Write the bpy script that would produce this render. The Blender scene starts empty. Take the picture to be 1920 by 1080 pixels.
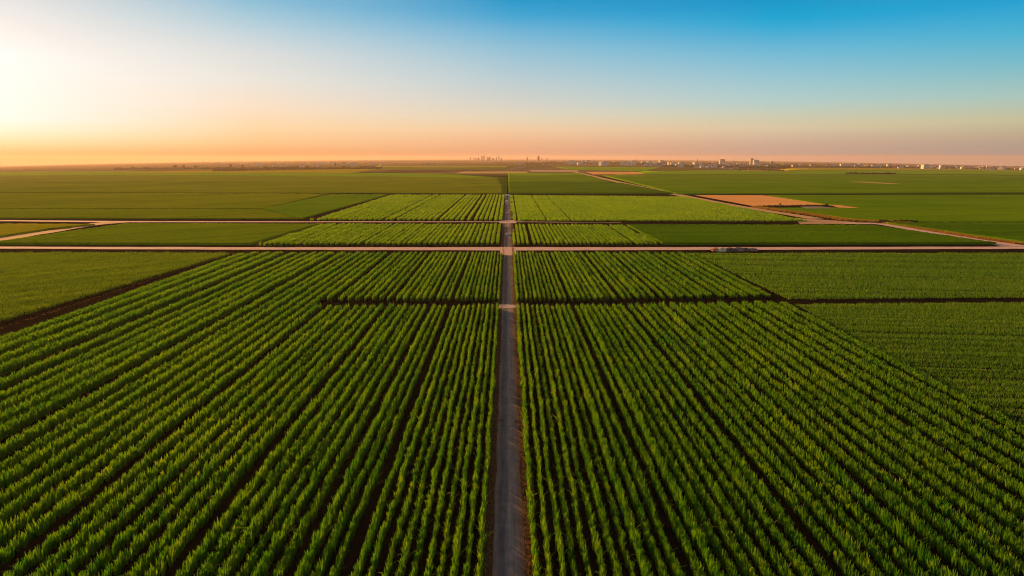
import bpy, math, random
import numpy as np
from mathutils import Vector, Matrix

random.seed(7)
rng = np.random.default_rng(11)
scene = bpy.context.scene
COL = scene.collection
R = math.radians

# ------------------------------------------------------------------ camera
CAM_H = 30.0
FPX = 1274.0                      # focal length in pixels of a 1920 wide frame
PITCH = math.atan((540 - 296.3) / FPX)
YAW = math.atan(8.0 / FPX)        # turned a little to the right of the rows
cam = bpy.data.cameras.new('camera')
cam.sensor_width = 36.0
cam.lens = 36.0 * FPX / 1920.0
cam.clip_start = 0.5
cam.clip_end = 90000.0
camo = bpy.data.objects.new('camera', cam)
COL.objects.link(camo)
camo.location = (0, 0, CAM_H)
camo.rotation_euler = (math.pi / 2 - PITCH, 0, -YAW)
scene.camera = camo

SUN_AZ = R(-37.0)
SUN_EL = R(9.0)

# ------------------------------------------------------------------ terrain shape
def terrain(x, y):
    """Flat farmland that falls away very gently to both sides far out."""
    r = np.hypot(x, y)
    u = np.clip(x / np.maximum(y, 1.0), -0.95, 0.95)
    u = np.where(y > 1.0, u, np.sign(x) * 0.95)
    d = 22.5 * u * u / (FPX * np.sqrt(1 + u * u))
    k = 60.0
    s = (r - 800.0) / k
    soft = k * np.where(s > 30, s, np.log1p(np.exp(np.minimum(s, 30))))
    soft = np.where(r < 420, 0.0, soft)
    return -d * soft

def pix_dir(px, py):
    u = (px - 960.0) / FPX
    v = (540.0 - py) / FPX
    cp, sp, cy, sy = math.cos(PITCH), math.sin(PITCH), math.cos(YAW), math.sin(YAW)
    F = (sy * cp, cy * cp, -sp)
    Rt = (cy, -sy, 0.0)
    U = (sy * sp, cy * sp, cp)
    d = [F[i] + u * Rt[i] + v * U[i] for i in range(3)]
    n = math.sqrt(sum(c * c for c in d))
    return [c / n for c in d]

def G(px, py, z0=0.0):
    """Ground point that the photograph shows at a pixel (z0 = height above ground)."""
    d = pix_dir(px, py)
    f = lambda t: CAM_H + t * d[2] - z0 - float(terrain(np.float64(t * d[0]), np.float64(t * d[1])))
    lo, hi = 5.0, 5.0
    while f(hi) > 0 and hi < 14500:
        lo, hi = hi, hi * 1.03
    for _ in range(40):
        m = 0.5 * (lo + hi)
        if f(m) > 0: lo = m
        else: hi = m
    t = 0.5 * (lo + hi)
    return (t * d[0], t * d[1])

# ------------------------------------------------------------------ helpers
def srgb(r, g, b):
    f = lambda c: (c / 255 / 12.92) if c / 255 <= 0.04045 else ((c / 255 + 0.055) / 1.055) ** 2.4
    return (f(r), f(g), f(b), 1.0)

def tag(o, label=None, cat=None, group=None, kind=None):
    if label: o['label'] = label
    if cat: o['category'] = cat
    if group: o['group'] = group
    if kind: o['kind'] = kind
    return o

def mesh_np(name, V, Q, mats, mi=None, tint=None):
    me = bpy.data.meshes.new(name)
    V = np.ascontiguousarray(V, dtype=np.float32); Q = np.ascontiguousarray(Q, dtype=np.int32)
    k = Q.shape[1]
    me.vertices.add(len(V)); me.vertices.foreach_set('co', V.ravel())
    me.loops.add(Q.size); me.loops.foreach_set('vertex_index', Q.ravel())
    me.polygons.add(len(Q))
    me.polygons.foreach_set('loop_start', np.arange(0, Q.size, k, dtype=np.int32))
    for m in mats: me.materials.append(m)
    if mi is not None: me.polygons.foreach_set('material_index', np.ascontiguousarray(mi, dtype=np.int32))
    if tint is not None:
        a = me.attributes.new('tint', 'FLOAT', 'POINT')
        a.data.foreach_set('value', np.ascontiguousarray(tint, dtype=np.float32))
    me.update(calc_edges=True)
    return me

def link(name, me, parent=None, loc=None):
    o = bpy.data.objects.new(name, me)
    COL.objects.link(o)
    if parent: o.parent = parent
    if loc is not None: o.location = loc
    return o

def empty(name, loc, rz=0.0):
    o = bpy.data.objects.new(name, None)
    o.empty_display_size = 0.5
    COL.objects.link(o); o.location = loc; o.rotation_euler = (0, 0, rz)
    return o

class MB:
    """Collects simple solids into one mesh."""
    def __init__(s): s.v = []; s.f = []; s.m = []
    def poly(s, pts, m=0):
        b = len(s.v); s.v += [tuple(p) for p in pts]; s.f.append(tuple(range(b, b + len(pts)))); s.m.append(m)
    def box(s, x0, x1, y0, y1, z0, z1, m=0):
        b = len(s.v)
        s.v += [(x0,y0,z0),(x1,y0,z0),(x1,y1,z0),(x0,y1,z0),(x0,y0,z1),(x1,y0,z1),(x1,y1,z1),(x0,y1,z1)]
        for q in ((3,2,1,0),(4,5,6,7),(0,1,5,4),(1,2,6,5),(2,3,7,6),(3,0,4,7)):
            s.f.append(tuple(b + i for i in q)); s.m.append(m)
    def gable(s, x0, x1, y0, y1, z0, z1, m=0, over=0.3):
        x0 -= over; x1 += over; y0 -= over; y1 += over
        ym = (y0 + y1) / 2; b = len(s.v)
        s.v += [(x0,y0,z0),(x1,y0,z0),(x1,y1,z0),(x0,y1,z0),(x0,ym,z1),(x1,ym,z1)]
        for q in ((3,2,1,0),(0,1,5,4),(2,3,4,5),(1,2,5),(3,0,4)):
            s.f.append(tuple(b + i for i in q)); s.m.append(m)
    def cyl(s, cx, cy, r0, r1, z0, z1, n=14, m=0, cap=True):
        b = len(s.v)
        for k in range(n):
            a = 2 * math.pi * k / n
            s.v.append((cx + r0 * math.cos(a), cy + r0 * math.sin(a), z0))
            s.v.append((cx + r1 * math.cos(a), cy + r1 * math.sin(a), z1))
        for k in range(n):
            j = (k + 1) % n
            s.f.append((b + 2*k, b + 2*j, b + 2*j + 1, b + 2*k + 1)); s.m.append(m)
        if cap:
            s.f.append(tuple(b + 2*k + 1 for k in range(n))); s.m.append(m)
            s.f.append(tuple(b + 2*k for k in reversed(range(n)))); s.m.append(m)
    def bar(s, p, q, w, m=0):
        p = Vector(p); q = Vector(q); d = (q - p).normalized()
        a = d.cross(Vector((0, 0, 1)))
        if a.length < 1e-3: a = Vector((1, 0, 0))
        a = a.normalized() * w / 2; c = d.cross(a).normalized() * w / 2
        b = len(s.v)
        for e in (p, q):
            for sx, sy in ((-1,-1),(1,-1),(1,1),(-1,1)): s.v.append(tuple(e + a*sx + c*sy))
        for f in ((3,2,1,0),(4,5,6,7),(0,1,5,4),(1,2,6,5),(2,3,7,6),(3,0,4,7)):
            s.f.append(tuple(b + i for i in f)); s.m.append(m)
    def mesh(s, name, mats):
        me = bpy.data.meshes.new(name)
        me.from_pydata(s.v, [], s.f)
        for m in mats: me.materials.append(m)
        me.polygons.foreach_set('material_index', s.m)
        me.update(); return me
    def build(s, name, mats, parent=None, loc=None):
        return link(name, s.mesh(name, mats if isinstance(mats, (list, tuple)) else [mats]), parent, loc)

# ------------------------------------------------------------------ materials
class NT:
    def __init__(s, name):
        s.m = bpy.data.materials.new(name); s.m.use_nodes = True
        s.t = s.m.node_tree; s.t.nodes.clear()
        s.out = s.t.nodes.new('ShaderNodeOutputMaterial')
    def n(s, typ, **kw):
        x = s.t.nodes.new(typ)
        for k, v in kw.items(): setattr(x, k, v)
        return x
    def l(s, a, b): s.t.links.new(a, b)
    def val(s, sock, v):
        if hasattr(v, 'is_linked') or isinstance(v, bpy.types.NodeSocket): s.l(v, sock)
        else: sock.default_value = v
    def math(s, op, a, b=0.0, c=None, clamp=False):
        x = s.n('ShaderNodeMath', operation=op, use_clamp=clamp)
        s.val(x.inputs[0], a); s.val(x.inputs[1], b)
        if c is not None: s.val(x.inputs[2], c)
        return x.outputs[0]
    def mix(s, f, a, b, blend='MIX'):
        x = s.n('ShaderNodeMix', data_type='RGBA', blend_type=blend)
        s.val(x.inputs[0], f); s.val(x.inputs[6], a); s.val(x.inputs[7], b)
        return x.outputs[2]
    def noise(s, vec, scale, detail=3.0, rough=0.55):
        x = s.n('ShaderNodeTexNoise'); s.l(vec, x.inputs['Vector'])
        x.inputs['Scale'].default_value = scale; x.inputs['Detail'].default_value = detail
        x.inputs['Roughness'].default_value = rough
        return x.outputs['Fac']
    def ramp(s, f, stops):
        x = s.n('ShaderNodeValToRGB'); s.l(f, x.inputs[0]); e = x.color_ramp.elements
        while len(e) > 1: e.remove(e[-1])
        e[0].position = stops[0][0]; e[0].color = stops[0][1]
        for p, c in stops[1:]:
            q = e.new(p); q.color = c
        return x.outputs[0]
    def range(s, f, a, b, c=0.0, d=1.0):
        x = s.n('ShaderNodeMapRange'); s.val(x.inputs[0], f)
        for i, v in enumerate((a, b, c, d)): x.inputs[i + 1].default_value = v
        return x.outputs[0]
    def pos(s): return s.n('ShaderNodeNewGeometry').outputs['Position']
    def scaled(s, vec, sx, sy, sz, rot=0.0):
        x = s.n('ShaderNodeMapping'); s.l(vec, x.inputs[0])
        x.inputs['Scale'].default_value = (sx, sy, sz); x.inputs['Rotation'].default_value = (0, 0, rot)
        return x.outputs[0]
    def bump(s, h, dist, strength=1.0):
        x = s.n('ShaderNodeBump'); s.l(h, x.inputs['Height'])
        x.inputs['Distance'].default_value = dist; x.inputs['Strength'].default_value = strength
        return x.outputs[0]
    def princ(s, color, rough=0.8, normal=None, spec=0.3, metal=0.0):
        b = s.n('ShaderNodeBsdfPrincipled')
        s.val(b.inputs['Base Color'], color); s.val(b.inputs['Roughness'], rough)
        b.inputs['Specular IOR Level'].default_value = spec
        b.inputs['Metallic'].default_value = metal
        if normal is not None: s.l(normal, b.inputs['Normal'])
        s.l(b.outputs[0], s.out.inputs['Surface'])
        return s.m

def c4(r, g, b): return (r, g, b, 1.0)

def leaf_mat(name, low, high, dry, trans=0.45):
    """Crop leaf: colour differs from plant to plant and in broad patches of the field."""
    t = NT(name)
    at = t.n('ShaderNodeAttribute', attribute_name='tint').outputs['Fac']
    p = t.pos()
    patch = t.noise(p, 0.035, 4.0)
    f = t.math('ADD', t.math('MULTIPLY', at, 0.75), t.math('MULTIPLY', t.math('SUBTRACT', patch, 0.5), 1.1), clamp=True)
    col = t.mix(f, low, high)
    col = t.mix(t.range(at, 0.95, 1.0, 0.0, 0.5), col, dry)
    d = t.n('ShaderNodeBsdfDiffuse'); t.l(col, d.inputs[0])
    tr = t.n('ShaderNodeBsdfTranslucent')
    tc = t.mix(1.0, col, c4(1.5, 1.35, 0.5), 'MULTIPLY'); t.l(tc, tr.inputs[0])
    m1 = t.n('ShaderNodeMixShader'); m1.inputs[0].default_value = trans
    t.l(d.outputs[0], m1.inputs[1]); t.l(tr.outputs[0], m1.inputs[2])
    g = t.n('ShaderNodeBsdfGlossy'); g.inputs['Roughness'].default_value = 0.5
    g.inputs[0].default_value = c4(0.6, 0.6, 0.55)
    m2 = t.n('ShaderNodeMixShader'); m2.inputs[0].default_value = 0.035
    t.l(m1.outputs[0], m2.inputs[1]); t.l(g.outputs[0], m2.inputs[2])
    t.l(m2.outputs[0], t.out.inputs['Surface'])
    return t.m

LEAF = leaf_mat('crop_leaf', c4(0.034, 0.178, 0.004), c4(0.205, 0.365, 0.006), c4(0.30, 0.36, 0.03))
LEAF_FAR = leaf_mat('far_crop_leaf', c4(0.095, 0.255, 0.003), c4(0.235, 0.40, 0.005), c4(0.29, 0.40, 0.02))
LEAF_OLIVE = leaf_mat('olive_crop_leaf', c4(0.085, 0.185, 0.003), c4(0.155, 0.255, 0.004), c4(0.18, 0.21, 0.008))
LEAF_LOW = leaf_mat('low_crop_leaf', c4(0.070, 0.205, 0.003), c4(0.142, 0.29, 0.004), c4(0.18, 0.21, 0.008))
DRY = leaf_mat('dry_grass', c4(0.13, 0.08, 0.03), c4(0.28, 0.18, 0.07), c4(0.36, 0.26, 0.12), 0.3)
YELLOW = leaf_mat('ochre_grass', c4(0.28, 0.17, 0.02), c4(0.42, 0.26, 0.04), c4(0.45, 0.34, 0.10), 0.3)

def field_mat(name, a, b, ang=0.0, rows=0.0, bump=0.6, streak=0.02):
    """Closed crop canopy seen from afar: streaks along the rows, clumpy surface."""
    t = NT(name)
    p = t.pos()
    v = t.scaled(p, 1.0, streak, 1.0, 0.0)
    x = t.n('ShaderNodeVectorRotate', rotation_type='Z_AXIS'); t.l(p, x.inputs['Vector']); x.inputs['Angle'].default_value = ang
    v = t.scaled(x.outputs[0], 1.0, streak, 1.0)
    s1 = t.noise(v, 0.12, 5.0, 0.7)
    s2 = t.noise(p, 0.012, 3.0)
    s3 = t.noise(p, 0.9, 3.0, 0.7)
    f = t.math('ADD', t.math('MULTIPLY', s1, 0.6), t.math('ADD', t.math('MULTIPLY', s2, 0.50), t.math('MULTIPLY', s3, 0.30)))
    f = t.range(f, 0.55, 0.80)
    col = t.mix(f, a, b)
    # thin wheel tracks of the sprayer along the rows, broken up by growth
    sp = t.n('ShaderNodeSeparateXYZ'); t.l(x.outputs[0], sp.inputs[0])
    pp = t.math('PINGPONG', t.math('ADD', sp.outputs[0], t.math('MULTIPLY', s2, 3.0)), 6.5)
    tl = t.math('MULTIPLY', t.range(pp, 0.0, 0.9, 1.0, 0.0), t.range(t.noise(v, 0.05, 2.0), 0.4, 0.6, 0.0, 0.5))
    col = t.mix(tl, col, t.mix(1.0, col, c4(0.45, 0.42, 0.4), 'MULTIPLY'))
    h = t.math('ADD', t.math('MULTIPLY', s3, 0.6), s1)
    nrm = t.bump(h, bump)
    bs = t.n('ShaderNodeBsdfDiffuse'); t.l(col, bs.inputs[0]); t.l(nrm, bs.inputs['Normal'])
    t.l(bs.outputs[0], t.out.inputs['Surface'])
    return t.m

def soil_mat():
    t = NT('ground_soil')
    p = t.pos()
    n1 = t.noise(p, 0.6, 6.0, 0.65); n2 = t.noise(p, 0.03, 3.0)
    col = t.ramp(n1, [(0.25, c4(0.008, 0.006, 0.004)), (0.55, c4(0.016, 0.011, 0.007)), (0.8, c4(0.034, 0.022, 0.014))])
    # far away: open country, a mosaic of scrub, stubble and rough pasture
    vo = t.n('ShaderNodeTexVoronoi'); t.l(t.scaled(p, 1.0, 0.55, 0.0, 0.3), vo.inputs['Vector']); vo.inputs['Scale'].default_value = 0.0022
    cell = t.n('ShaderNodeSeparateColor'); t.l(vo.outputs['Color'], cell.inputs[0])
    far = t.ramp(cell.outputs[0], [(0.0, c4(0.05, 0.058, 0.022)), (0.35, c4(0.075, 0.078, 0.022)), (0.55, c4(0.10, 0.075, 0.04)), (0.75, c4(0.06, 0.07, 0.03)), (1.0, c4(0.15, 0.12, 0.075))])
    far = t.mix(1.0, far, c4(2.0, 1.75, 1.6), 'MULTIPLY')  # lightens and warms the mosaic: orange haze put into the ground colour
    far = t.mix(t.range(t.noise(p, 0.01, 4.0), 0.35, 0.7, 0.0, 0.6), far, c4(0.09, 0.085, 0.04))
    ln = t.n('ShaderNodeVectorMath', operation='LENGTH'); t.l(p, ln.inputs[0])
    f = t.range(ln.outputs['Value'], 1100.0, 1300.0)
    col = t.mix(f, col, far)
    return t.princ(col, 0.95, t.bump(n1, 0.12), 0.0)

def road_mat(name, base, dark, scale=0.25):
    t = NT(name)
    p = t.pos()
    n1 = t.noise(p, scale, 6.0, 0.65); n2 = t.noise(p, scale * 9, 4.0, 0.7)
    f = t.range(t.math('ADD', t.math('MULTIPLY', n1, 0.65), t.math('MULTIPLY', n2, 0.35)), 0.34, 0.66)
    return t.princ(t.mix(f, dark, base), 0.95, t.bump(n2, 0.04), 0.02)

def track_mat():
    """Worn grey farm track: two wheel lanes, a paler crown, cracks and damp patches."""
    t = NT('track_surface')
    p = t.pos()
    sx = t.n('ShaderNodeSeparateXYZ'); t.l(p, sx.inputs[0])
    wob = t.math('MULTIPLY', t.math('SUBTRACT', t.noise(t.scaled(p, 0.0, 1.0, 0.0), 0.09, 3.0), 0.5), 0.55)
    x = t.math('ADD', sx.outputs[0], wob)
    n1 = t.noise(p, 0.9, 6.0, 0.7); n2 = t.noise(p, 9.0, 4.0, 0.7)
    ln = t.noise(t.scaled(p, 1.0, 0.045, 1.0), 3.2, 4.0, 0.65)
    lane = t.ramp(t.range(x, -1.3, 1.3), [(0.0, c4(0.19, 0.135, 0.11)), (0.13, c4(0.155, 0.125, 0.115)), (0.24, c4(0.10, 0.09, 0.095)), (0.38, c4(0.115, 0.105, 0.11)),
              (0.55, c4(0.20, 0.175, 0.17)), (0.75, c4(0.17, 0.145, 0.14)), (0.88, c4(0.15, 0.10, 0.075)), (1.0, c4(0.12, 0.07, 0.045))])
    f = t.range(t.math('ADD', t.math('MULTIPLY', n1, 0.5), t.math('ADD', t.math('MULTIPLY', n2, 0.2), t.math('MULTIPLY', ln, 0.55))), 0.42, 0.82)
    col = t.mix(f, t.mix(1.0, lane, c4(0.66, 0.66, 0.74), 'MULTIPLY'), t.mix(1.0, lane, c4(1.75, 1.8, 1.95), 'MULTIPLY'))
    pt = t.range(t.noise(t.scaled(p, 1.0, 0.5, 1.0), 0.42, 4.0, 0.6), 0.62, 0.72, 0.0, 0.65)
    col = t.mix(pt, col, c4(0.045, 0.032, 0.03))
    cr = t.n('ShaderNodeTexVoronoi', feature='DISTANCE_TO_EDGE'); t.l(t.scaled(p, 1.0, 0.55, 1.0), cr.inputs['Vector']); cr.inputs['Scale'].default_value = 0.7
    col = t.mix(t.range(cr.outputs['Distance'], 0.0, 0.02, 0.25, 0.0), col, c4(0.03, 0.02, 0.018))
    return t.princ(col, 0.9, t.bump(t.math('ADD', n1, n2), 0.03), 0.08)

def plain(name, col, rough=0.8, var=0.25, scale=0.6, metal=0.0):
    t = NT(name)
    n = t.noise(t.pos(), scale, 4.0)
    d = c4(*[c * (1 - var) for c in col[:3]]); l_ = c4(*[min(1, c * (1 + var)) for c in col[:3]])
    return t.princ(t.mix(t.range(n, 0.3, 0.7), d, l_), rough, None, 0.3, metal)

M = {}
M['soil'] = soil_mat()
M['track'] = track_mat()
M['dirt'] = road_mat('dirt_road', c4(0.78, 0.56, 0.53), c4(0.56, 0.37, 0.33))
M['tan_road'] = road_mat('sandy_road', c4(0.66, 0.45, 0.24), c4(0.48, 0.30, 0.15))
M['pad'] = road_mat('clay_pad', c4(0.60, 0.40, 0.26), c4(0.42, 0.25, 0.15))
M['verge'] = road_mat('verge_soil', c4(0.14, 0.075, 0.042), c4(0.05, 0.026, 0.016), 0.8)
M['bare'] = field_mat('bare_soil', c4(0.66, 0.30, 0.10), c4(0.90, 0.46, 0.18), R(60), bump=0.1)
M['paletan'] = road_mat('pale_stubble', c4(0.60, 0.42, 0.16), c4(0.44, 0.30, 0.09), 0.02)
M['grey'] = road_mat('grey_yard', c4(0.34, 0.30, 0.25), c4(0.20, 0.18, 0.15), 0.1)
M['white'] = plain('white_render', (0.74, 0.66, 0.58), 0.8, 0.2)
M['cream'] = plain('cream_render', (0.70, 0.58, 0.46), 0.8, 0.2)
M['greywall'] = plain('grey_concrete', (0.34, 0.31, 0.30), 0.85)
M['concrete'] = plain('pale_concrete', (0.62, 0.52, 0.46), 0.85)
M['tile'] = plain('red_roof', (0.36, 0.17, 0.10), 0.85)
M['orange'] = plain('orange_roof', (0.60, 0.26, 0.10), 0.8)
M['darkroof'] = plain('dark_roof', (0.10, 0.085, 0.08), 0.8)
M['glass'] = plain('window_glass', (0.05, 0.06, 0.07), 0.2)
M['steel'] = plain('mast_steel', (0.22, 0.19, 0.18), 0.5, 0.1, 0.6, 0.3)
M['trunk'] = plain('bark', (0.08, 0.05, 0.03), 0.95)
M['wood_leaf'] = leaf_mat('tree_leaf', c4(0.030, 0.045, 0.014), c4(0.075, 0.085, 0.020), c4(0.12, 0.09, 0.04), 0.3)
M['rubble_o'] = plain('orange_rubble', (0.55, 0.25, 0.15), 0.9, 0.35, 2.0)
M['rubble_w'] = plain('cream_rubble', (0.80, 0.68, 0.48), 0.9, 0.15, 2.0)
M['rubble_d'] = plain('dark_rubble', (0.14, 0.105, 0.09), 0.9, 0.4, 2.0)
M['rubble_p'] = plain('mauve_rubble', (0.34, 0.22, 0.22), 0.9, 0.4, 2.0)

# ------------------------------------------------------------------ ground
def build_ground():
    az = np.concatenate([np.linspace(R(-55), R(55), 221), np.linspace(R(55), R(305), 91)[1:-1]])
    rad = np.concatenate([[0.0], np.linspace(25, 700, 28), 700 * np.power(15000 / 700, np.linspace(0, 1, 60))[1:]])
    A, Rr = np.meshgrid(az, rad[1:])
    X = Rr * np.sin(A); Y = Rr * np.cos(A)
    V = np.stack([X, Y, terrain(X, Y)], -1).reshape(-1, 3)
    na, nr = len(az), len(rad) - 1
    i, j = np.meshgrid(np.arange(nr - 1), np.arange(na), indexing='ij')
    jn = (j + 1) % na
    Q = np.stack([i * na + j, i * na + jn, (i + 1) * na + jn, (i + 1) * na + j], -1).reshape(-1, 4)
    V = np.vstack([V, [[0, 0, 0]]]); c = len(V) - 1
    me = bpy.data.meshes.new('ground')
    faces = [tuple(q) for q in Q.tolist()] + [(c, k, (k + 1) % na) for k in range(na)]
    me.from_pydata(V.tolist(), [], faces); me.materials.append(M['soil']); me.update()
    o = link('ground', me)
    tag(o, 'flat brown soil and open country reaching to the horizon', 'ground', kind='structure')
build_ground()

def ribbon(name, pts, widths, mat, z, jitter=0.0, step=3.0, across=3):
    """A strip laid on the ground along a polyline."""
    P = [np.array(p, float) for p in pts]
    seg = [np.linalg.norm(P[i + 1] - P[i]) for i in range(len(P) - 1)]
    cum = np.concatenate([[0], np.cumsum(seg)]); L = cum[-1]
    n = max(2, min(400, int(L / step)))
    s = np.linspace(0, L, n + 1)
    cx = np.interp(s, cum, [p[0] for p in P]); cy = np.interp(s, cum, [p[1] for p in P])
    w = np.interp(s, cum, widths)
    tx = np.gradient(cx); ty = np.gradient(cy); ln = np.hypot(tx, ty); nx, ny = ty / ln, -tx / ln
    V = []
    jl = rng.normal(0, jitter, n + 1); jr = rng.normal(0, jitter, n + 1)
    if jitter:
        ker = np.ones(3) / 3; jl = np.convolve(jl, ker, 'same'); jr = np.convolve(jr, ker, 'same')
    for k in range(across + 1):
        a = k / across - 0.5
        off = a * w + (jl if k == 0 else jr if k == across else 0)
        x = cx + nx * off; y = cy + ny * off
        V.append(np.stack([x, y, terrain(x, y) + z], -1))
    V = np.concatenate(V)
    m = n + 1
    k, i = np.meshgrid(np.arange(across), np.arange(n), indexing='ij')
    Q = np.stack([k * m + i, k * m + i + 1, (k + 1) * m + i + 1, (k + 1) * m + i], -1).reshape(-1, 4)
    me = mesh_np(name, V, Q, [mat])
    return link(name, me)

def patch(corners, nx, ny, h, edge_noise=0.0, top_noise=0.0, skirt=True):
    """Bilinear ground patch of height h with side walls: TL, TR, BR, BL world points."""
    tl, tr, br, bl = [np.array(c, float) for c in corners]
    u, v = np.meshgrid(np.linspace(0, 1, nx + 1), np.linspace(0, 1, ny + 1))
    w = lambda a: a[..., None]
    P = w((1 - u) * (1 - v)) * bl + w(u * (1 - v)) * br + w(u * v) * tr + w((1 - u) * v) * tl
    X, Y = P[..., 0], P[..., 1]
    Z = terrain(X, Y) + h + rng.normal(0, 1, X.shape) * top_noise
    V = np.stack([X, Y, Z], -1).reshape(-1, 3)
    m = nx + 1
    i, j = np.meshgrid(np.arange(ny), np.arange(nx), indexing='ij')
    Q = np.stack([i * m + j, i * m + j + 1, (i + 1) * m + j + 1, (i + 1) * m + j], -1).reshape(-1, 4)
    if skirt:
        loop = [j for j in range(nx)] + [i * m + nx for i in range(ny)] + [ny * m + j for j in range(nx, 0, -1)] + [i * m for i in range(ny, 0, -1)]
        B = V[loop].copy(); B[:, 2] = terrain(B[:, 0], B[:, 1]) - 0.3
        b = len(V); n = len(loop)
        S = np.array([[loop[k], b + k, b + (k + 1) % n, loop[(k + 1) % n]] for k in range(n)])
        V = np.vstack([V, B]); Q = np.vstack([Q, S])
    return V, Q

def field(px, h, mat, label, name='crop_field', nx=40, ny=24, top=0.0, kind='stuff', skirt=True, cat='crop field'):
    """px: TL, TR, BR, BL pixels. Far corners are read at canopy height, near ones at the ground."""
    pts = [G(px[0][0], px[0][1], h), G(px[1][0], px[1][1], h), G(px[2][0], px[2][1], 0.0), G(px[3][0], px[3][1], 0.0)]
    V, Q = patch(pts, nx, ny, h, 0, top, skirt)
    o = link(name, mesh_np(name, V, Q, [mat]))
    return tag(o, label, cat, kind=kind)

# ------------------------------------------------------------------ roads and tracks
yR1 = lambda px: 466.0 - 2.0 * ((px - 950) / 950.0) ** 2
Y0 = G(950, 470)[1]; Y1 = G(950, 461.2)[1]
r1 = [G(px, yR1(px) + 0.3) for px in (-400, 0, 430, 700, 950, 1200, 1500, 1750, 1920, 2300)]
tag(ribbon('dirt_road', r1, [5, 5, 6.5, 7.5, 8.5, 7.5, 6.5, 6, 6, 6.5], M['dirt'], 0.012, 0.35, 3.0), 'pinkish dirt cross road running right across the picture beyond the nearest fields', 'road', kind='structure')
r2 = [G(px, py) for px, py in ((-400, 412.6), (0, 413.6), (220, 415.6), (560, 415.8), (950, 415.8), (1165, 417.2))]
tag(ribbon('dirt_road', r2, [5.5, 5.5, 6.5, 5, 3.2, 0.8], M['dirt'], 0.016, 0.3, 4.0), 'narrow dirt cross road, farther and paler than the first cross road', 'road', kind='structure')
r3 = [G(px, py) for px, py in ((1078, 322.5), (1110, 330), (1145, 338), (1195, 349), (1240, 359), (1280, 367), (1340, 379), (1400, 389.5), (1480, 402), (1530, 410))]
tag(ribbon('sandy_road', r3, [12, 11, 10, 10, 9.5, 9.5, 8.5, 8.5, 8.5, 9], M['tan_road'], 0.035, 0.4, 6.0), 'sandy road slanting from the far centre towards the pink clearing at right', 'road', kind='structure')
r4 = [G(px, py) for px, py in ((1635, 418.6), (1660, 420.5), (1720, 431), (1780, 441), (1840, 451), (1905, 461.5))]
tag(ribbon('sandy_road', r4, [7, 7, 7, 7, 8, 10], M['dirt'], 0.02, 0.3, 4.0), 'sandy road slanting from the pink clearing down to the cross road at far right', 'road', kind='structure')
r5 = [G(px, py) for px, py in ((-60, 461), (0, 449.5), (50, 441), (100, 433), (150, 424.5), (188, 419), (222, 416))]
tag(ribbon('dirt_track', r5, [9, 9, 8, 7, 7, 9, 13], M['pad'], 0.02, 0.5, 3.0), 'slanting dirt track linking the two cross roads at far left', 'road', kind='structure')
pd = [G(1430, 417), G(1480, 411), G(1590, 418.5), G(1500, 420.5)]
V, Q = patch([G(1490, 409), G(1560, 413), G(1640, 419.5), G(1500, 420.2)], 10, 10, 0.045, 0, 0, False)
tag(link('clay_clearing', mesh_np('clay_clearing', V, Q, [M['pad']])), 'pinkish clay clearing where the sandy roads meet at right', 'clearing', kind='structure')
r6 = [G(1580, 418.8), G(1610, 418.6), G(1645, 419.2)]
tag(ribbon('dirt_road', r6, [7, 7, 7], M['dirt'], 0.055, 0.2, 4.0), 'short dirt road between the pink clearing and the slanting road', 'road', kind='structure')
# pale bare spot on the left spur
V, Q = patch([G(103, 423.5), G(137, 423), G(133, 429), G(96, 432)], 8, 8, 0.03, 0, 0, False)
tag(link('bare_patch', mesh_np('bare_patch', V, Q, [M['verge']])), 'bare brown patch beside the slanting dirt track at far left', 'bare patch', kind='structure')

# central track
yt_end = G(952, 366)[1]
XTR = 0.10
tag(ribbon('verge', [(XTR, 8), (XTR - 0.1, 150), (XTR, yt_end)], [4.6, 4.6, 5.2], M['verge'], 0.006, 0.12, 1.2), 'brown soil verge on both sides of the central track', 'verge', kind='structure')
tag(ribbon('farm_track', [(XTR, 8), (XTR - 0.05, 90), (XTR - 0.08, 150), (XTR, 230), (XTR, yt_end)], [2.45, 2.45, 2.5, 2.8, 3.4], M['track'], 0.010, 0.10, 0.8, 6), 'worn grey farm track running straight away down the middle', 'track', kind='structure')
def apron(py0, py1, half, label):
    y0 = G(952, py0)[1]; y1 = G(952, py1)[1]
    tag(ribbon('crossing', [(XTR - half, (y0 + y1) / 2), (XTR + half, (y0 + y1) / 2)], [y1 - y0] * 2, M['dirt'], 0.020, 0.15, 0.6), label, 'crossing', kind='structure')
apron(577.5, 571.0, 1.95, 'pale dirt crossing where the dark lane meets the central track')
apron(478.0, 469.0, 2.6, 'pale dirt apron where the central track meets the cross road')
apron(418.5, 413.0, 4.0, 'pale dirt apron where the central track meets the farther cross road')

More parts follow.
